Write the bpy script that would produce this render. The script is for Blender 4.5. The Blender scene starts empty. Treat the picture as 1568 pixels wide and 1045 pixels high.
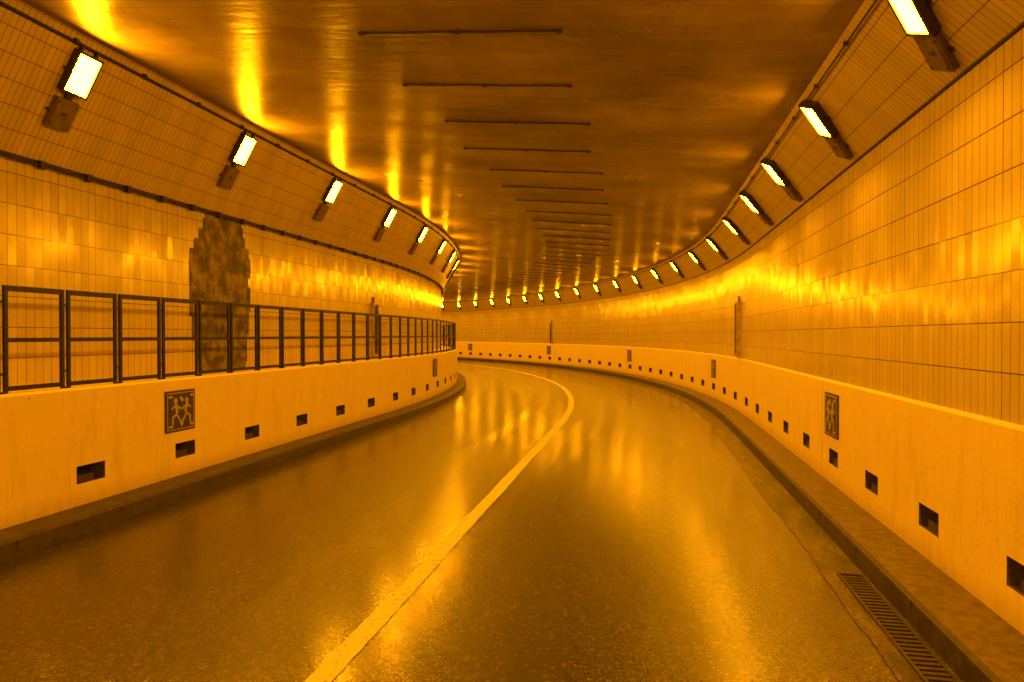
import bpy, bmesh, math, random
from mathutils import Vector
random.seed(7)
scene = bpy.context.scene
# ------------------------------------------------------------ path
CX, CY, RC, TH = -37.18, 19.5, 38.71, 0.19
S0, S1 = -20.0, 50.0
def P(s, o, h):
    R = RC + o
    if s < 0:
        return Vector((CX+R*math.cos(TH)+s*math.sin(TH), CY-R*math.sin(TH)+s*math.cos(TH), h))
    f = -TH + s/RC
    return Vector((CX+R*math.cos(f), CY+R*math.sin(f), h))
def T(s):
    f = -TH + max(s, 0)/RC
    return Vector((-math.sin(f), math.cos(f), 0))
def N(s):
    f = -TH + max(s, 0)/RC
    return Vector((math.cos(f), math.sin(f), 0))
UP = Vector((0, 0, 1))
def rise(s):
    t = min(1, max(0, (s+2)/20.0)); t = t*t*(3-2*t)
    return 0.16*t
OL, OLW, OR_, ORW = -3.21, -3.74, 3.29, 3.315
HP = 1.153          # parapet top
HK = 0.15           # kerb top
HE = 3.12           # panel lower edge
CL = (-3.14, 4.12)  # ceiling edge left
def CR(s): return (2.78, 3.60+rise(s))

# ------------------------------------------------------------ node helpers
def new_mat(name):
    m = bpy.data.materials.new(name); m.use_nodes = True
    nt = m.node_tree
    return m, nt, nt.nodes["Principled BSDF"]
def nd(nt, t, **kw):
    n = nt.nodes.new(t)
    for k, v in kw.items():
        if k in n.inputs.keys(): n.inputs[k].default_value = v
        else: setattr(n, k, v)
    return n
def ramp(nt, src, p0, c0, p1, c1):
    r = nt.nodes.new("ShaderNodeValToRGB")
    r.color_ramp.elements[0].position = p0; r.color_ramp.elements[0].color = (*c0, 1)
    r.color_ramp.elements[1].position = p1; r.color_ramp.elements[1].color = (*c1, 1)
    nt.links.new(src, r.inputs[0]); return r.outputs[0]
def mapping(nt, src, scale):
    m = nt.nodes.new("ShaderNodeMapping"); m.inputs["Scale"].default_value = scale
    nt.links.new(src, m.inputs[0]); return m.outputs[0]
def noise(nt, vec, scale, detail=4, rough=0.6):
    n = nd(nt, "ShaderNodeTexNoise", Scale=scale, Detail=min(detail, 5), Roughness=rough)
    nt.links.new(vec, n.inputs["Vector"]); return n.outputs["Fac"]
def mixc(nt, mode, fac, a, b):
    m = nt.nodes.new("ShaderNodeMix"); m.data_type = 'RGBA'; m.blend_type = mode
    for sock, v in ((m.inputs[0], fac), (m.inputs[6], a), (m.inputs[7], b)):
        if hasattr(v, "is_output"): nt.links.new(v, sock)
        else: sock.default_value = v if not isinstance(v, tuple) else (*v, 1)
    return m.outputs[2]
def bump(nt, src, strength, dist, normal=None):
    b = nd(nt, "ShaderNodeBump", Strength=strength, Distance=dist)
    nt.links.new(src, b.inputs["Height"])
    if normal: nt.links.new(normal, b.inputs["Normal"])
    return b.outputs[0]
def uv(nt): return nt.nodes.new("ShaderNodeTexCoord").outputs["UV"]
def obj(nt): return nt.nodes.new("ShaderNodeTexCoord").outputs["Object"]

def tile_mat(name, tw, th, base, grout, tilt, rough, dirt, mort, wav, spec=.8):
    m, nt, b = new_mat(name); L = nt.links.new
    U = uv(nt)
    br = nd(nt, "ShaderNodeTexBrick", offset=0.0, squash=1.0)
    br.inputs["Scale"].default_value = 1; br.inputs["Brick Width"].default_value = tw
    br.inputs["Row Height"].default_value = th; br.inputs["Mortar Size"].default_value = mort
    br.inputs["Mortar Smooth"].default_value = 0.2; br.inputs["Bias"].default_value = 0
    br.inputs["Color1"].default_value = (*base, 1)
    br.inputs["Color2"].default_value = (*[c*0.90 for c in base], 1)
    br.inputs["Mortar"].default_value = (*grout, 1)
    L(U, br.inputs["Vector"])
    b2 = nd(nt, "ShaderNodeTexBrick", offset=0.0, squash=1.0)
    b2.inputs["Scale"].default_value = 1; b2.inputs["Brick Width"].default_value = tw*16
    b2.inputs["Row Height"].default_value = th; b2.inputs["Mortar Size"].default_value = mort*1.5
    b2.inputs["Color1"].default_value = (1, 1, 1, 1); b2.inputs["Color2"].default_value = (.93, .93, .93, 1)
    b2.inputs["Mortar"].default_value = (.42, .38, .34, 1); L(U, b2.inputs["Vector"])
    st = ramp(nt, noise(nt, mapping(nt, U, (3.0, 0.35, 1)), 1.6, 4), 0.3, (dirt,)*3, 0.62, (1, 1, 1))
    c = mixc(nt, 'MULTIPLY', 0.7, br.outputs["Color"], st)
    c = mixc(nt, 'MULTIPLY', 0.75, c, b2.outputs["Color"])
    L(c, b.inputs["Base Color"])
    dv = nd(nt, "ShaderNodeVectorMath", operation='DIVIDE'); L(U, dv.inputs[0]); dv.inputs[1].default_value = (tw, th, 1)
    fl = nd(nt, "ShaderNodeVectorMath", operation='FLOOR'); L(dv.outputs[0], fl.inputs[0])
    wn = nd(nt, "ShaderNodeTexWhiteNoise", noise_dimensions='3D'); L(fl.outputs[0], wn.inputs["Vector"])
    sb = nd(nt, "ShaderNodeVectorMath", operation='SUBTRACT'); L(wn.outputs["Color"], sb.inputs[0]); sb.inputs[1].default_value = (.5, .5, .5)
    sc = nd(nt, "ShaderNodeVectorMath", operation='SCALE'); L(sb.outputs[0], sc.inputs[0]); sc.inputs["Scale"].default_value = tilt
    ge = nt.nodes.new("ShaderNodeNewGeometry")
    ad = nd(nt, "ShaderNodeVectorMath", operation='ADD'); L(ge.outputs["Normal"], ad.inputs[0]); L(sc.outputs[0], ad.inputs[1])
    no = nd(nt, "ShaderNodeVectorMath", operation='NORMALIZE'); L(ad.outputs[0], no.inputs[0])
    n1 = bump(nt, noise(nt, U, 1.6, 1), wav, 0.02, no.outputs[0])
    L(n1, b.inputs["Normal"])
    b.inputs["Specular IOR Level"].default_value = spec
    L(ramp(nt, noise(nt, U, 2.2, 3), 0.3, (rough,)*3, 0.7, (rough+.10,)*3), b.inputs["Roughness"])
    return m

M_TILE = tile_mat("glazed_wall_tile", 0.085, 0.26, (.68, .57, .43), (.15, .115, .08), 0.036, 0.13, 0.82, 0.003, .10, .9)
M_PANEL = tile_mat("upper_panel_tile", 0.055, 0.19, (.62, .50, .36), (.12, .09, .065), 0.03, 0.3, 0.70, 0.0026, .15, .5)

def plaster(name, base, dark, rough, bstr=0.5):
    m, nt, b = new_mat(name); L = nt.links.new; U = uv(nt)
    st = ramp(nt, noise(nt, mapping(nt, U, (5, 0.8, 1)), 1.3, 5, .65), 0.28, dark, 0.48, base)
    sp = ramp(nt, noise(nt, U, 14, 5, .7), 0.31, (.3, .24, .17), 0.355, (1, 1, 1))
    c = mixc(nt, 'MULTIPLY', 0.65, st, sp)
    dr = ramp(nt, noise(nt, mapping(nt, U, (22, 1.0, 1)), 1.2, 4, .7), .30, (.66, .6, .5), .42, (1, 1, 1))
    c = mixc(nt, 'MULTIPLY', 0.45, c, dr)
    sx = nt.nodes.new("ShaderNodeSeparateXYZ"); L(U, sx.inputs[0])
    nn = nd(nt, "ShaderNodeMath", operation='MULTIPLY_ADD'); L(noise(nt, mapping(nt, U, (2, 1, 1)), 4, 5, .7), nn.inputs[0]); nn.inputs[1].default_value = -0.16
    # only the lowest hand-width is splashed; v restarts per band so use world height
    gz = nt.nodes.new("ShaderNodeNewGeometry"); sz = nt.nodes.new("ShaderNodeSeparateXYZ"); L(gz.outputs["Position"], sz.inputs[0])
    L(sz.outputs[2], nn.inputs[2])
    g = ramp(nt, nn.outputs[0], 0.05, (.45, .37, .27), 0.22, (1, 1, 1))
    c = mixc(nt, 'MULTIPLY', 0.55, c, g)
    L(c, b.inputs["Base Color"]); b.inputs["Roughness"].default_value = rough
    L(bump(nt, noise(nt, U, 9, 5, .7), bstr, 0.02), b.inputs["Normal"])
    return m
M_PARA = plaster("painted_parapet", (.87, .73, .52), (.76, .62, .42), 0.45, .35)

def simple(name, col, rough, metal=0, nscale=20, var=.5, bs=.3):
    m, nt, b = new_mat(name); L = nt.links.new; O = obj(nt)
    n = noise(nt, O, nscale, 4)
    L(ramp(nt, n, .3, tuple(c*var for c in col), .65, col), b.inputs["Base Color"])
    b.inputs["Roughness"].default_value = rough; b.inputs["Metallic"].default_value = metal
    L(bump(nt, n, bs, .01), b.inputs["Normal"]); return m
M_KERB = simple("kerb_stone", (.07, .054, .04), .5, 0, 9, .4, .8)
M_KTOP = simple("kerb_top", (.17, .13, .09), .45, 0, 16, .4, .9)
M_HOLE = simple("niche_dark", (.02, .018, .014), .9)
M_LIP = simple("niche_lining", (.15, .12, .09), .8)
M_JOINT = simple("parapet_joint", (.42, .34, .24), .8)
M_RAIL = simple("railing_paint", (.012, .009, .006), .5)
M_STEEL = simple("lamp_housing", (.07, .055, .042), .5, .2)
M_BOX = simple("lamp_gear_box", (.19, .145, .095), .55, .0)
M_DARK = simple("dark_conduit_and_edge_shadow", (.03, .025, .02), .6)
M_SIGN = simple("sign_plate_dark", (.06, .045, .03), .5)
M_SIGNL = simple("sign_plate_light", (.5, .41, .29), .5, 0, 30, .7)
M_FRAME = simple("cabinet_frame", (.6, .5, .38), .3, .2)
M_EARTH = simple("earth", (.12, .1, .07), .9, 0, .5)

# exposed render coat where tiles have fallen off
m, nt, b = new_mat("exposed_concrete"); O = obj(nt); U = uv(nt)
n1 = noise(nt, U, 5, 5, .6); n2 = noise(nt, mapping(nt, U, (1.6, .5, 1)), 8, 5, .7)
c = mixc(nt, 'MULTIPLY', .8, ramp(nt, n1, .42, (.085, .068, .05), .58, (.30, .24, .17)), ramp(nt, n2, .38, (.4, .4, .4), .52, (1, 1, 1)))
br = nd(nt, "ShaderNodeTexBrick", offset=0.0); br.inputs["Scale"].default_value = 1
br.inputs["Brick Width"].default_value = .085; br.inputs["Row Height"].default_value = .13; br.inputs["Mortar Size"].default_value = .004
br.inputs["Color1"].default_value = (1, 1, 1, 1); br.inputs["Color2"].default_value = (.6, .6, .6, 1); br.inputs["Mortar"].default_value = (.6, .55, .5, 1)
nt.links.new(U, br.inputs["Vector"])
c = mixc(nt, 'MULTIPLY', .7, c, br.outputs["Color"])
nt.links.new(c, b.inputs["Base Color"]); b.inputs["Roughness"].default_value = .6
nt.links.new(bump(nt, n2, .2, .006), b.inputs["Normal"]); M_BROKEN = m

# ceiling
m, nt, b = new_mat("ceiling_concrete"); L = nt.links.new; U = uv(nt)
bl = ramp(nt, noise(nt, mapping(nt, U, (1.0, .6, 1)), .8, 5, .68), .36, (.16, .112, .068), .62, (.38, .285, .18))
cl = ramp(nt, noise(nt, mapping(nt, U, (7, .5, 1)), 1.0, 5, .7), .3, (.68, .68, .68), .6, (1, 1, 1))
br = nd(nt, "ShaderNodeTexBrick", offset=0.0); br.inputs["Scale"].default_value = 1
br.inputs["Brick Width"].default_value = 1.09; br.inputs["Row Height"].default_value = 30
br.inputs["Mortar Size"].default_value = .006
br.inputs["Color1"].default_value = (1, 1, 1, 1); br.inputs["Color2"].default_value = (.84, .84, .84, 1); br.inputs["Mortar"].default_value = (.6, .55, .5, 1)
L(U, br.inputs["Vector"])
c = mixc(nt, 'MULTIPLY', .8, bl, cl); c = mixc(nt, 'MULTIPLY', .6, c, br.outputs["Color"])
L(c, b.inputs["Base Color"])
L(ramp(nt, noise(nt, mapping(nt, U, (1, .7, 1)), 1.3, 5, .7), .35, (.26,)*3, .65, (.46,)*3), b.inputs["Roughness"])
b.inputs["Specular IOR Level"].default_value = .8
b.inputs["Anisotropic"].default_value = .7
tg = nt.nodes.new("ShaderNodeTangent"); tg.direction_type = 'UV_MAP'
L(tg.outputs[0], b.inputs["Tangent"])
w1 = noise(nt, mapping(nt, U, (7, 1.2, 1)), 1.5, 3)
w2 = noise(nt, U, 20, 4, .7)
L(bump(nt, w2, .4, .005, bump(nt, w1, .35, .02)), b.inputs["Normal"]); M_CEIL = m

# asphalt (wet): dark matrix, pale stone flecks, water film glinting between
m, nt, b = new_mat("wet_asphalt"); L = nt.links.new; U = uv(nt); O = obj(nt)
fine = noise(nt, O, 60, 3, .8)
vo = nd(nt, "ShaderNodeTexVoronoi", Scale=55.0); L(O, vo.inputs["Vector"])
sep = nt.nodes.new("ShaderNodeSeparateColor"); L(vo.outputs["Color"], sep.inputs[0])
fleck = ramp(nt, sep.outputs[0], .84, (0, 0, 0), .96, (1, 1, 1))
tr = noise(nt, mapping(nt, U, (.05, 1.0, 1)), 1.0, 2, .5)
pa = noise(nt, mapping(nt, U, (.35, .8, 1)), 1.0, 3, .5)
c = ramp(nt, fine, .42, (.006, .004, .0028), .62, (.040, .028, .018))
c = mixc(nt, 'MIX', fleck, c, (.12, .088, .058))
c = mixc(nt, 'MULTIPLY', .6, c, ramp(nt, pa, .35, (.55,)*3, .62, (1.0,)*3))
L(c, b.inputs["Base Color"])
r = mixc(nt, 'MIX', .4, ramp(nt, tr, .36, (.20,)*3, .64, (.42,)*3), ramp(nt, fine, .4, (.15,)*3, .62, (.46,)*3))
L(r, b.inputs["Roughness"]); b.inputs["Specular IOR Level"].default_value = .8
L(ramp(nt, tr, .36, (.65,)*3, .62, (.25,)*3), b.inputs["Coat Weight"])
L(ramp(nt, tr, .4, (.08,)*3, .62, (.16,)*3), b.inputs["Coat Roughness"])
hb = mixc(nt, 'MIX', .5, fine, sep.outputs[1])
L(bump(nt, hb, .24, .006), b.inputs["Coat Normal"])
L(bump(nt, hb, .75, .008), b.inputs["Normal"]); M_ROAD = m

m, nt, b = new_mat("gutter_strip"); L = nt.links.new; U = uv(nt); O = obj(nt)
gn = noise(nt, O, 40, 4, .8)
c = ramp(nt, gn, .40, (.02, .015, .01), .62, (.15, .115, .075))
c = mixc(nt, 'MULTIPLY', 1, c, ramp(nt, noise(nt, mapping(nt, U, (1, 3, 1)), 2.2, 5, .7), .42, (.35,)*3, .60, (1.6,)*3))
L(c, b.inputs["Base Color"])
b.inputs["Roughness"].default_value = .35
L(bump(nt, gn, .7, .008), b.inputs["Normal"]); M_GUT = m

m, nt, b = new_mat("worn_road_paint"); L = nt.links.new; O = obj(nt)
L(ramp(nt, noise(nt, O, 24, 5, .8), .35, (.2, .16, .11), .45, (.74, .65, .52)), b.inputs["Base Color"])
b.inputs["Roughness"].default_value = .5
L(bump(nt, noise(nt, O, 90, 3), .4, .004), b.inputs["Normal"]); M_PAINT = m

m, nt, b = new_mat("sodium_lamp_glass")
b.inputs["Base Color"].default_value = (.8, .7, .5, 1)
b.inputs["Emission Color"].default_value = (1, .35, .0023, 1)
b.inputs["Emission Strength"].default_value = 350; M_LAMP = m

# ------------------------------------------------------------ mesh helpers
def finish(name, bm, mats, smooth=False):
    me = bpy.data.meshes.new(name)
    bm.normal_update(); bm.to_mesh(me); bm.free()
    for x in mats: me.materials.append(x)
    ob = bpy.data.objects.new(name, me); scene.collection.objects.link(ob); return ob
def stations(extra=(), step=0.35):
    n = int((S1-S0)/step)
    base = [S0+(S1-S0)*i/n for i in range(n+1)]
    ex = sorted(extra)
    base = [x for x in base if all(abs(x-e) > .04 for e in ex)] if ex else base
    return sorted(base+ex)
def strip(bm, pa, pb, sts, mi=0, v0=0.0, skip=None):
    uvl = bm.loops.layers.uv.verify()
    a = []; bb = []; ln = []
    for s in sts:
        A = pa(s); B = pb(s)
        a.append(bm.verts.new(P(s, *A))); bb.append(bm.verts.new(P(s, *B)))
        ln.append(math.hypot(A[0]-B[0], A[1]-B[1]))
    for i in range(len(sts)-1):
        if skip and skip((sts[i]+sts[i+1])/2): continue
        f = bm.faces.new((a[i], a[i+1], bb[i+1], bb[i])); f.material_index = mi; f.smooth = True
        for lp, q in zip(f.loops, ((sts[i], v0), (sts[i+1], v0), (sts[i+1], v0+ln[0]), (sts[i], v0+ln[0]))):
            lp[uvl].uv = q
def K(o, h): return lambda s: (o, h)
def box(bm, c, ax, hs, mi=0):
    vs = []
    for i in (-1, 1):
        for j in (-1, 1):
            for k in (-1, 1):
                vs.append(bm.verts.new(c+ax[0]*hs[0]*i+ax[1]*hs[1]*j+ax[2]*hs[2]*k))
    for q in ((0, 1, 3, 2), (4, 6, 7, 5), (0, 4, 5, 1), (2, 3, 7, 6), (0, 2, 6, 4), (1, 5, 7, 3)):
        f = bm.faces.new([vs[i] for i in q]); f.material_index = mi
def quad(bm, c, ax, hs, mi=0):
    f = bm.faces.new([bm.verts.new(c+ax[0]*hs[0]*i+ax[1]*hs[1]*j) for i, j in ((-1, -1), (1, -1), (1, 1), (-1, 1))])
    f.material_index = mi
def tube(bm, pts, r, mi=0, n=6):
    prev = None
    for i, p in enumerate(pts):
        d = (pts[min(i+1, len(pts)-1)]-pts[max(i-1, 0)]).normalized()
        x = d.cross(UP).normalized(); y = x.cross(d)
        ring = [bm.verts.new(p+x*r*math.cos(2*math.pi*k/n)+y*r*math.sin(2*math.pi*k/n)) for k in range(n)]
        if prev:
            for k in range(n):
                f = bm.faces.new((prev[k], prev[(k+1) % n], ring[(k+1) % n], ring[k])); f.smooth = True; f.material_index = mi
        prev = ring

# ------------------------------------------------------------ ground + road
bm = bmesh.new()
vs = [bm.verts.new(v) for v in ((-600, -600, -.05), (600, -600, -.05), (600, 600, -.05), (-600, 600, -.05))]
bm.faces.new(vs); finish("ground", bm, [M_EARTH])
bm = bmesh.new()
sts = stations()
strip(bm, K(-2.95, 0), K(2.97, 0), sts)
finish("road", bm, [M_ROAD])
bm = bmesh.new()
stg = stations(step=.12)
rg = {s: 2.66+.012*math.sin(s*1.7)+random.uniform(-.008, .008) for s in stg}
strip(bm, lambda s: (rg[s], .004), K(2.93, .004), stg)
finish("road_gutter", bm, [M_GUT])
# slotted drain channel in the near gutter
bm = bmesh.new(); s = -8.05; ax = (T(s), N(s), UP)
LH = .78
quad(bm, P(s, 2.83, .007), ax, (LH, .062), 0)
for e in (-1, 1):
    box(bm, P(s, 2.83, .010)+N(s)*e*.070, ax, (LH+.01, .008, .006), 1)
    box(bm, P(s, 2.83, .010)+T(s)*e*LH, ax, (.010, .062, .006), 1)
k = -LH+.05
while k < LH-.03:
    box(bm, P(s, 2.83, .011)+T(s)*k, ax, (.013, .061, .004), 1); k += .05
finish("drain_grate", bm, [M_HOLE, M_STEEL])
bm = bmesh.new()
st2 = stations(step=.06)
ra = {s: random.uniform(-.004, .004)+.004*math.sin(s*3) for s in st2}; rb = {s: random.uniform(-.004, .004)+.004*math.sin(s*2.3+1) for s in st2}
strip(bm, lambda s: (-.042+ra[s], .004), lambda s: (.084+rb[s], .004), st2)
finish("road_center_line_marking", bm, [M_PAINT])
for side in (-1, 1):
    bm = bmesh.new()
    i, w = (-2.92, OL) if side < 0 else (2.94, OR_)
    d = .03*side
    strip(bm, K(i, -.02), K(i+d*.3, HK-.03), sts)
    strip(bm, K(i+d*.3, HK-.03), K(i+d, HK-.006), sts)
    strip(bm, K(i+d, HK-.006), K(w+.02*side, HK), sts, 2 if side > 0 else 0)
    s = S0
    while s < S1:
        box(bm, P(s, i-.0015*side+.026*side, HK/2), (T(s), N(s), UP), (.004, .02, HK/2-.028), 1)
        s += 1.0
    finish("kerb", bm, [M_KERB, M_DARK, M_KTOP])

# ------------------------------------------------------------ parapets with real niches
def parapet(side, nis):
    o = OL if side < 0 else OR_
    back = OLW if side < 0 else ORW
    bm = bmesh.new(); bm.loops.layers.uv.verify()
    hw, h0, h1 = .155, .335, .485
    ex = [e for n in nis for e in (n-hw, n+hw)]
    st = stations(ex)
    inn = lambda s: any(abs(s-n) < hw for n in nis)
    strip(bm, K(o, HK-.02), K(o, h0), st, 0, 0)
    strip(bm, K(o, h0), K(o, h1), st, 0, h0-HK+.02, skip=inn)
    strip(bm, K(o, h1), K(o, HP-.02), st, 0, h1-HK+.02)
    strip(bm, K(o, HP-.02), K(o+.015*side, HP), st, 0, 1.0)
    strip(bm, K(o+.015*side, HP), K(back, HP), st, 0, 1.0)
    D = .16*side
    for n in nis:
        a, b = n-hw, n+hw
        def q(p, mi):
            f = bm.faces.new([bm.verts.new(P(*x)) for x in p]); f.material_index = mi
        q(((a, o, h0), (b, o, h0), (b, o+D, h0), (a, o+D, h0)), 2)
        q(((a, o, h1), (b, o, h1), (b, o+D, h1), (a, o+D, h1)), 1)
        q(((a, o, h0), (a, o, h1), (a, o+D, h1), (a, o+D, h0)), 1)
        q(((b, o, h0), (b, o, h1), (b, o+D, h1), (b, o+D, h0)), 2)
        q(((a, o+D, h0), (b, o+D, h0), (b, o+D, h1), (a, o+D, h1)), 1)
        box(bm, P(n-.05, o+.03*side, h0+.035), (T(n), N(n), UP), (.1, .012, .034), 3)
    s = S0+1.9
    while s < S1:
        if not inn(s): box(bm, P(s, o, (HK+HP)/2), (T(s), N(s), UP), (.003, .0015, (HP-HK)/2-.02), 4)
        s += 4.96 if side < 0 else 4.48
    finish("parapet_wall", bm, [M_PARA, M_HOLE, M_LIP, M_STEEL, M_JOINT])
nl = [-7.02+1.24*k for k in range(-12, 46)]
nr = [-8.43+1.12*k for k in range(-12, 52)]
nl = [x for x in nl if S0+.5 < x < S1-.5]; nr = [x for x in nr if S0+.5 < x < S1-.5]
parapet(-1, nl); parapet(1, nr)

# ------------------------------------------------------------ walls, panels, ceiling
bm = bmesh.new(); strip(bm, K(OLW, HP-.01), K(OLW, HE), sts)
finish("tiled_tunnel_wall", bm, [M_TILE])
bm = bmesh.new(); strip(bm, K(ORW, HP-.01), K(ORW, HE), sts)
finish("tiled_tunnel_wall", bm, [M_TILE])
bm = bmesh.new()
strip(bm, K(OLW+.03, HE-.02), K(OLW+.03, HE), sts, 1)
strip(bm, K(OLW+.03, HE), K(*CL), sts)
strip(bm, K(OLW+.03, HE-.02), K(OLW-.01, HE-.02), sts, 1)
finish("sloped_tunnel_panel", bm, [M_PANEL, M_DARK])
bm = bmesh.new()
strip(bm, K(ORW-.02, HE-.01), K(ORW-.02, HE), sts, 1)
strip(bm, K(ORW-.02, HE), CR, sts)
strip(bm, K(ORW-.02, HE-.01), K(ORW+.01, HE-.01), sts, 1)
finish("sloped_tunnel_panel", bm, [M_PANEL, M_DARK])
bm = bmesh.new(); strip(bm, K(*CL), CR, sts)
finish("tunnel_ceiling", bm, [M_CEIL])
bm = bmesh.new()
tube(bm, [P(s, CL[0]-.035, CL[1]-.075) for s in sts], .016)
s = S0
while s < S1:
    box(bm, P(s, CL[0]-.035, CL[1]-.07), (T(s), N(s), UP), (.02, .025, .02)); s += .8
finish("ceiling_conduit", bm, [M_DARK])
bm = bmesh.new()
tube(bm, [P(s, CR(s)[0]+.03, CR(s)[1]-.055) for s in sts], .008)
s = S0
while s < S1:
    box(bm, P(s, CR(s)[0]+.03, CR(s)[1]-.05), (T(s), N(s), UP), (.015, .014, .012)); s += .8
finish("ceiling_conduit", bm, [M_DARK])
bm = bmesh.new()
pts = []
for s in stations(step=.085):
    k = ((s+6.0) / .51) % 1.0
    pts.append(P(s, OLW+.05, HE-.035-.012*math.sin(math.pi*k)))
tube(bm, pts, .010, n=5)
s = -6.0-.51*27
while s < S1:
    box(bm, P(s, OLW+.05, HE-.035), (T(s), N(s), UP), (.03, .022, .034)); s += .51
finish("wall_cable", bm, [M_DARK])

# transverse ceiling joint bars
bm = bmesh.new()
def ceil_h(s, o):
    a = CL; b_ = CR(s); t = (o-a[0])/(b_[0]-a[0]); return a[1]+(b_[1]-a[1])*t
s = -7.25-1.09*11
while s < 46:
    a, b_ = -.62, .90
    off = random.uniform(-.06, .06)
    pts = []
    for k in range(11):
        o = a+off+(b_-a)*k/10
        pts.append(P(s-.035*o+random.uniform(-.006, .006), o, ceil_h(s, o)-.006))
    tube(bm, pts, .0085)
    for e in (a+off, (a+b_)/2+off, b_+off):
        box(bm, P(s-.035*e, e, ceil_h(s, e)-.009), (T(s), N(s), UP), (.016, .020, .009))
    s += 1.09
finish("ceiling_joint_bars", bm, [M_DARK])

# ------------------------------------------------------------ lamps
def lamp(s, side):
    bm = bmesh.new()
    if side < 0: A = (OLW+.03, HE); B = CL
    else: A = (ORW-.02, HE); B = CR(s)
    Lg = math.hypot(B[0]-A[0], B[1]-A[1])
    n = N(s); t0 = T(s)
    up0 = (n*(B[0]-A[0])+UP*(B[1]-A[1])).normalized()
    inn = t0.cross(up0).normalized()
    if inn.dot(n)*side > 0: inn = -inn
    o = P(s, *A)
    if side < 0: lc, bc = .73*Lg, .40*Lg; up, t = up0, t0
    else:
        lc, bc = Lg-.235, Lg-.575
        k = -.72      # fixtures on this side hang raked
        up = (up0+t0*k).normalized(); t = (t0-up0*k).normalized()
    ctr = o+up0*lc
    def c(a, d, x=0): return ctr+up*(a-lc)+inn*d+t*x
    ax = (t, up, inn)
    W = .12 if side < 0 else .085
    box(bm, c(lc, .026), ax, (W+.008, .185, .026), 0)
    quad(bm, c(lc, .060), ax, (W-.010, .165), 2)
    for dx in (-1, 1): box(bm, c(lc, .060, dx*W), ax, (.009, .185, .008), 0)
    for da in (-.174, .174): box(bm, c(lc+da, .0605), ax, (W-.010, .010, .008), 0)
    box(bm, c(bc, .024), ax, (W-.005, .135, .024), 1)
    box(bm, c(bc, .051), ax, (W-.02, .118, .003), 1)
    box(bm, c(bc+.01, .056), ax, (.018, .012, .002), 0)
    for dx in (-1, 1):
        for da in (-.1, .1): box(bm, c(bc+da, .0555, dx*(W-.03)), ax, (.006, .006, .002), 0)
    box(bm, c((lc+bc)/2, .017), ax, (.03, abs(lc-bc)/2, .012), 0)
    if side < 0:
        for dx in (-.08, .08): box(bm, c(lc+.21, .016, dx), ax, (.012, .035, .016), 0)
    box(bm, c(bc, .008), ax, (W+.02, .012, .008), 0)
    box(bm, c(lc, .008), ax, (W+.03, .012, .008), 0)
    finish("tunnel_lamp", bm, [M_STEEL, M_BOX, M_LAMP])
ls = [-7.05+2.42*k for k in range(-4, 20)]
for s in ls: lamp(s, -1)
rs = [-7.99-1.95*k for k in range(5, 0, -1)]+[-7.99, -5.98, -4.06, -2.3, -.23]+[-.23+2.26*k for k in range(1, 10)]
rs += [20.1+1.9*k for k in range(1, 12)]
for s in rs: lamp(s, 1)

# ------------------------------------------------------------ railing
bm = bmesh.new()
ro = OL-.06
pitch = .58
k = -18
while True:
    a = -7.80+pitch*k; b_ = a+pitch
    k += 1
    if a > 40: break
    s0, s1 = a+.031, b_-.031
    sm = (s0+s1)/2
    for hh, r in ((1.955, .022), (1.56, .017), (HP+.035, .018)):
        pa, pb = P(s0, ro, hh), P(s1, ro, hh)
        d = (pb-pa); ln = d.length/2; d.normalize()
        box(bm, (pa+pb)/2, (d, N(sm), UP), (ln-.0145, .009, r))
    for e in (s0, s1):
        box(bm, P(e, ro, (HP+1.977)/2), (T(e), N(e), UP), (.014, .011, (1.977-HP)/2))
    box(bm, P(a, ro, HP+.006), (T(a), N(a), UP), (.016, .03, .006))
    for hh in (1.85, 1.30):
        box(bm, P(a, ro, hh), (T(a), N(a), UP), (.0165, .005, .010))
finish("steel_railing", bm, [M_RAIL])

# ------------------------------------------------------------ signs
def sign(s, side):
    o = (OL if side < 0 else OR_)-side*.008
    bm = bmesh.new(); t = T(s)*(-side); n = N(s)*(-side)
    c0 = P(s, o, .82); ax = (t, UP, n)
    def b2(x, y, hx, hy, d, mi, rot=0):
        a = (t*math.cos(rot)+UP*math.sin(rot), UP*math.cos(rot)-t*math.sin(rot), n)
        box(bm, c0+t*x+UP*y+n*d, a, (hx, hy, .0015), mi)
    box(bm, c0, ax, (.225, .21, .007), 0)
    b2(0, 0, .205, .19, .0075, 1)
    b2(0, 0, .195, .18, .0095, 0)
    for sx in (-1, 1):
        X = lambda v: v*sx
        b2(X(.085), .105, .024, .024, .0125, 1, .78)
        b2(X(.075), .035, .020, .055, .0132, 1, -.25*sx)
        b2(X(.115), .045, .040, .010, .0140, 1, -.5*sx)
        b2(X(.035), .035, .035, .010, .0144, 1, .5*sx)
        b2(X(.105), -.045, .045, .012, .0148, 1, -.5*sx)
        b2(X(.135), -.100, .011, .040, .0151, 1, 0)
        b2(X(.045), -.070, .050, .012, .0154, 1, .9*sx)
        b2(X(.165), -.150, .03, .012, .0161, 1, 0)
        b2(X(.165), .150, .03, .012, .0164, 1, 0)
    b2(0, .12, .018, .03, .0167, 1, .78)
    b2(0, -.13, .022, .022, .0167, 1, .78)
    finish("emergency_exit_sign", bm, [M_SIGN, M_SIGNL])
for s in (-5.87, 3.75, 13.2, 22.7): sign(s, -1)
for s in (-5.03, 3.87, 12.9, 21.9, 30.8): sign(s, 1)

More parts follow.
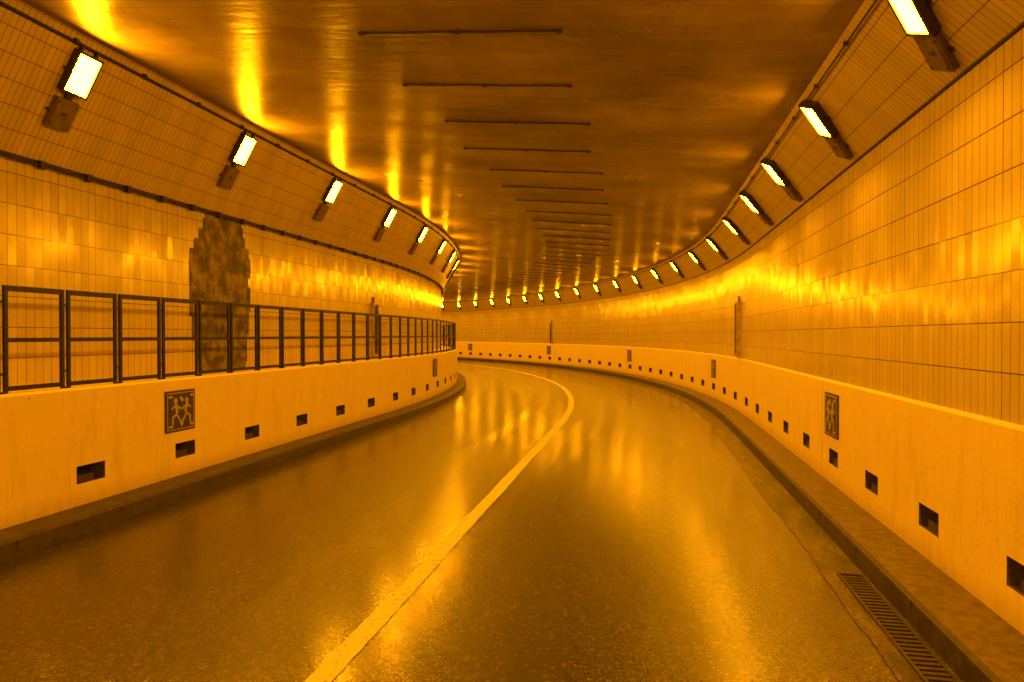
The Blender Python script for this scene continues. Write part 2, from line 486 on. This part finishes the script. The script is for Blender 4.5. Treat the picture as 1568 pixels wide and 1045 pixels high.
def cabinet(s, side):
    o = (OLW if side < 0 else ORW)
    bm = bmesh.new(); n = N(s)*(-side); ax = (T(s), UP, n)
    c = P(s, o, 1.70)
    H = .52
    box(bm, c+n*.03, ax, (.13, H, .03), 0)
    box(bm, c+n*.062+T(s)*.03, ax, (.07, H-.05, .003), 1)
    box(bm, c+n*.07-T(s)*.085, ax, (.010, .16, .012), 2)
    for e in (-1, 1): box(bm, c+n*.07+T(s)*e*.12, ax, (.010, H, .012), 0)
    for e in (-1, 1): box(bm, c+n*.07+UP*e*(H-.012), ax, (.109, .012, .012), 0)
    box(bm, c+n*.02+UP*(H+.06), ax, (.02, .06, .012), 2)
    finish("emergency_cabinet", bm, [M_FRAME, M_DARK, M_STEEL])
cabinet(1.35, 1); cabinet(21.6, 1); cabinet(.6, -1)

# ------------------------------------------------------------ area of fallen tiles on the left wall (tile-stepped edge)
def interp(tb, h):
    for (h0, v0), (h1, v1) in zip(tb, tb[1:]):
        if h0 <= h <= h1: return v0+(v1-v0)*(h-h0)/(h1-h0)
    return tb[-1][1]
LT = [(1.15, -4.80), (1.5, -4.90), (1.9, -4.97), (2.5, -5.0), (2.65, -4.88), (2.8, -4.76), (3.1, -4.63)]
RT = [(1.15, -3.85), (1.5, -3.80), (1.9, -3.76), (2.6, -3.76), (2.75, -3.88), (3.1, -3.97)]
bm = bmesh.new(); uvl = bm.loops.layers.uv.verify()
h = 1.156
def lay(s0, s1, h0, h1, of0, of1, mi=0):
    f = bm.faces.new([bm.verts.new(P(a, OLW+o_, b_)) for a, b_, o_ in ((s0, h0, of0), (s1, h0, of1), (s1, h1, of1), (s0, h1, of0))])
    f.material_index = mi
    for lp, q in zip(f.loops, ((s0, h0), (s1, h0), (s1, h1), (s0, h1))): lp[uvl].uv = q
while h < 3.095:
    h2 = min(h+random.choice((.065, .09, .13)), 3.095)
    a = round((interp(LT, h)+random.uniform(-.03, .03))/.0425)*.0425
    b_ = round((interp(RT, h)+random.uniform(-.012, .012))/.0425)*.0425
    lay(a, b_, h, h2, .004, .004)
    lay(a-.010, a-.001, h, h2, .003, .003, 1)       # dark strips on both sides, painted in as the broken edge's shadow
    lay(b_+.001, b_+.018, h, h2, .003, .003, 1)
    h = h2
finish("exposed_concrete_patch", bm, [M_BROKEN, M_DARK])

# ------------------------------------------------------------ world, camera
w = bpy.data.worlds.new("World"); scene.world = w; w.use_nodes = True
nt = w.node_tree; bg = nt.nodes["Background"]
sky = nt.nodes.new("ShaderNodeTexSky"); sky.sky_type = 'NISHITA'; sky.sun_disc = False
sky.sun_elevation = math.radians(1); sky.sun_rotation = math.radians(200)
nt.links.new(sky.outputs[0], bg.inputs[0]); bg.inputs[1].default_value = 0.002

cam = bpy.data.cameras.new("camera"); cam.lens = 24; cam.sensor_width = 36
cam.clip_end = 2000; cam.clip_start = .05
co = bpy.data.objects.new("camera", cam); scene.collection.objects.link(co)
co.location = (0, 0, 1.6); co.rotation_euler = (math.radians(90-.52), 0, 0)
scene.camera = co
scene.view_settings.view_transform = 'Standard'
scene.view_settings.look = 'None'; scene.view_settings.exposure = 0
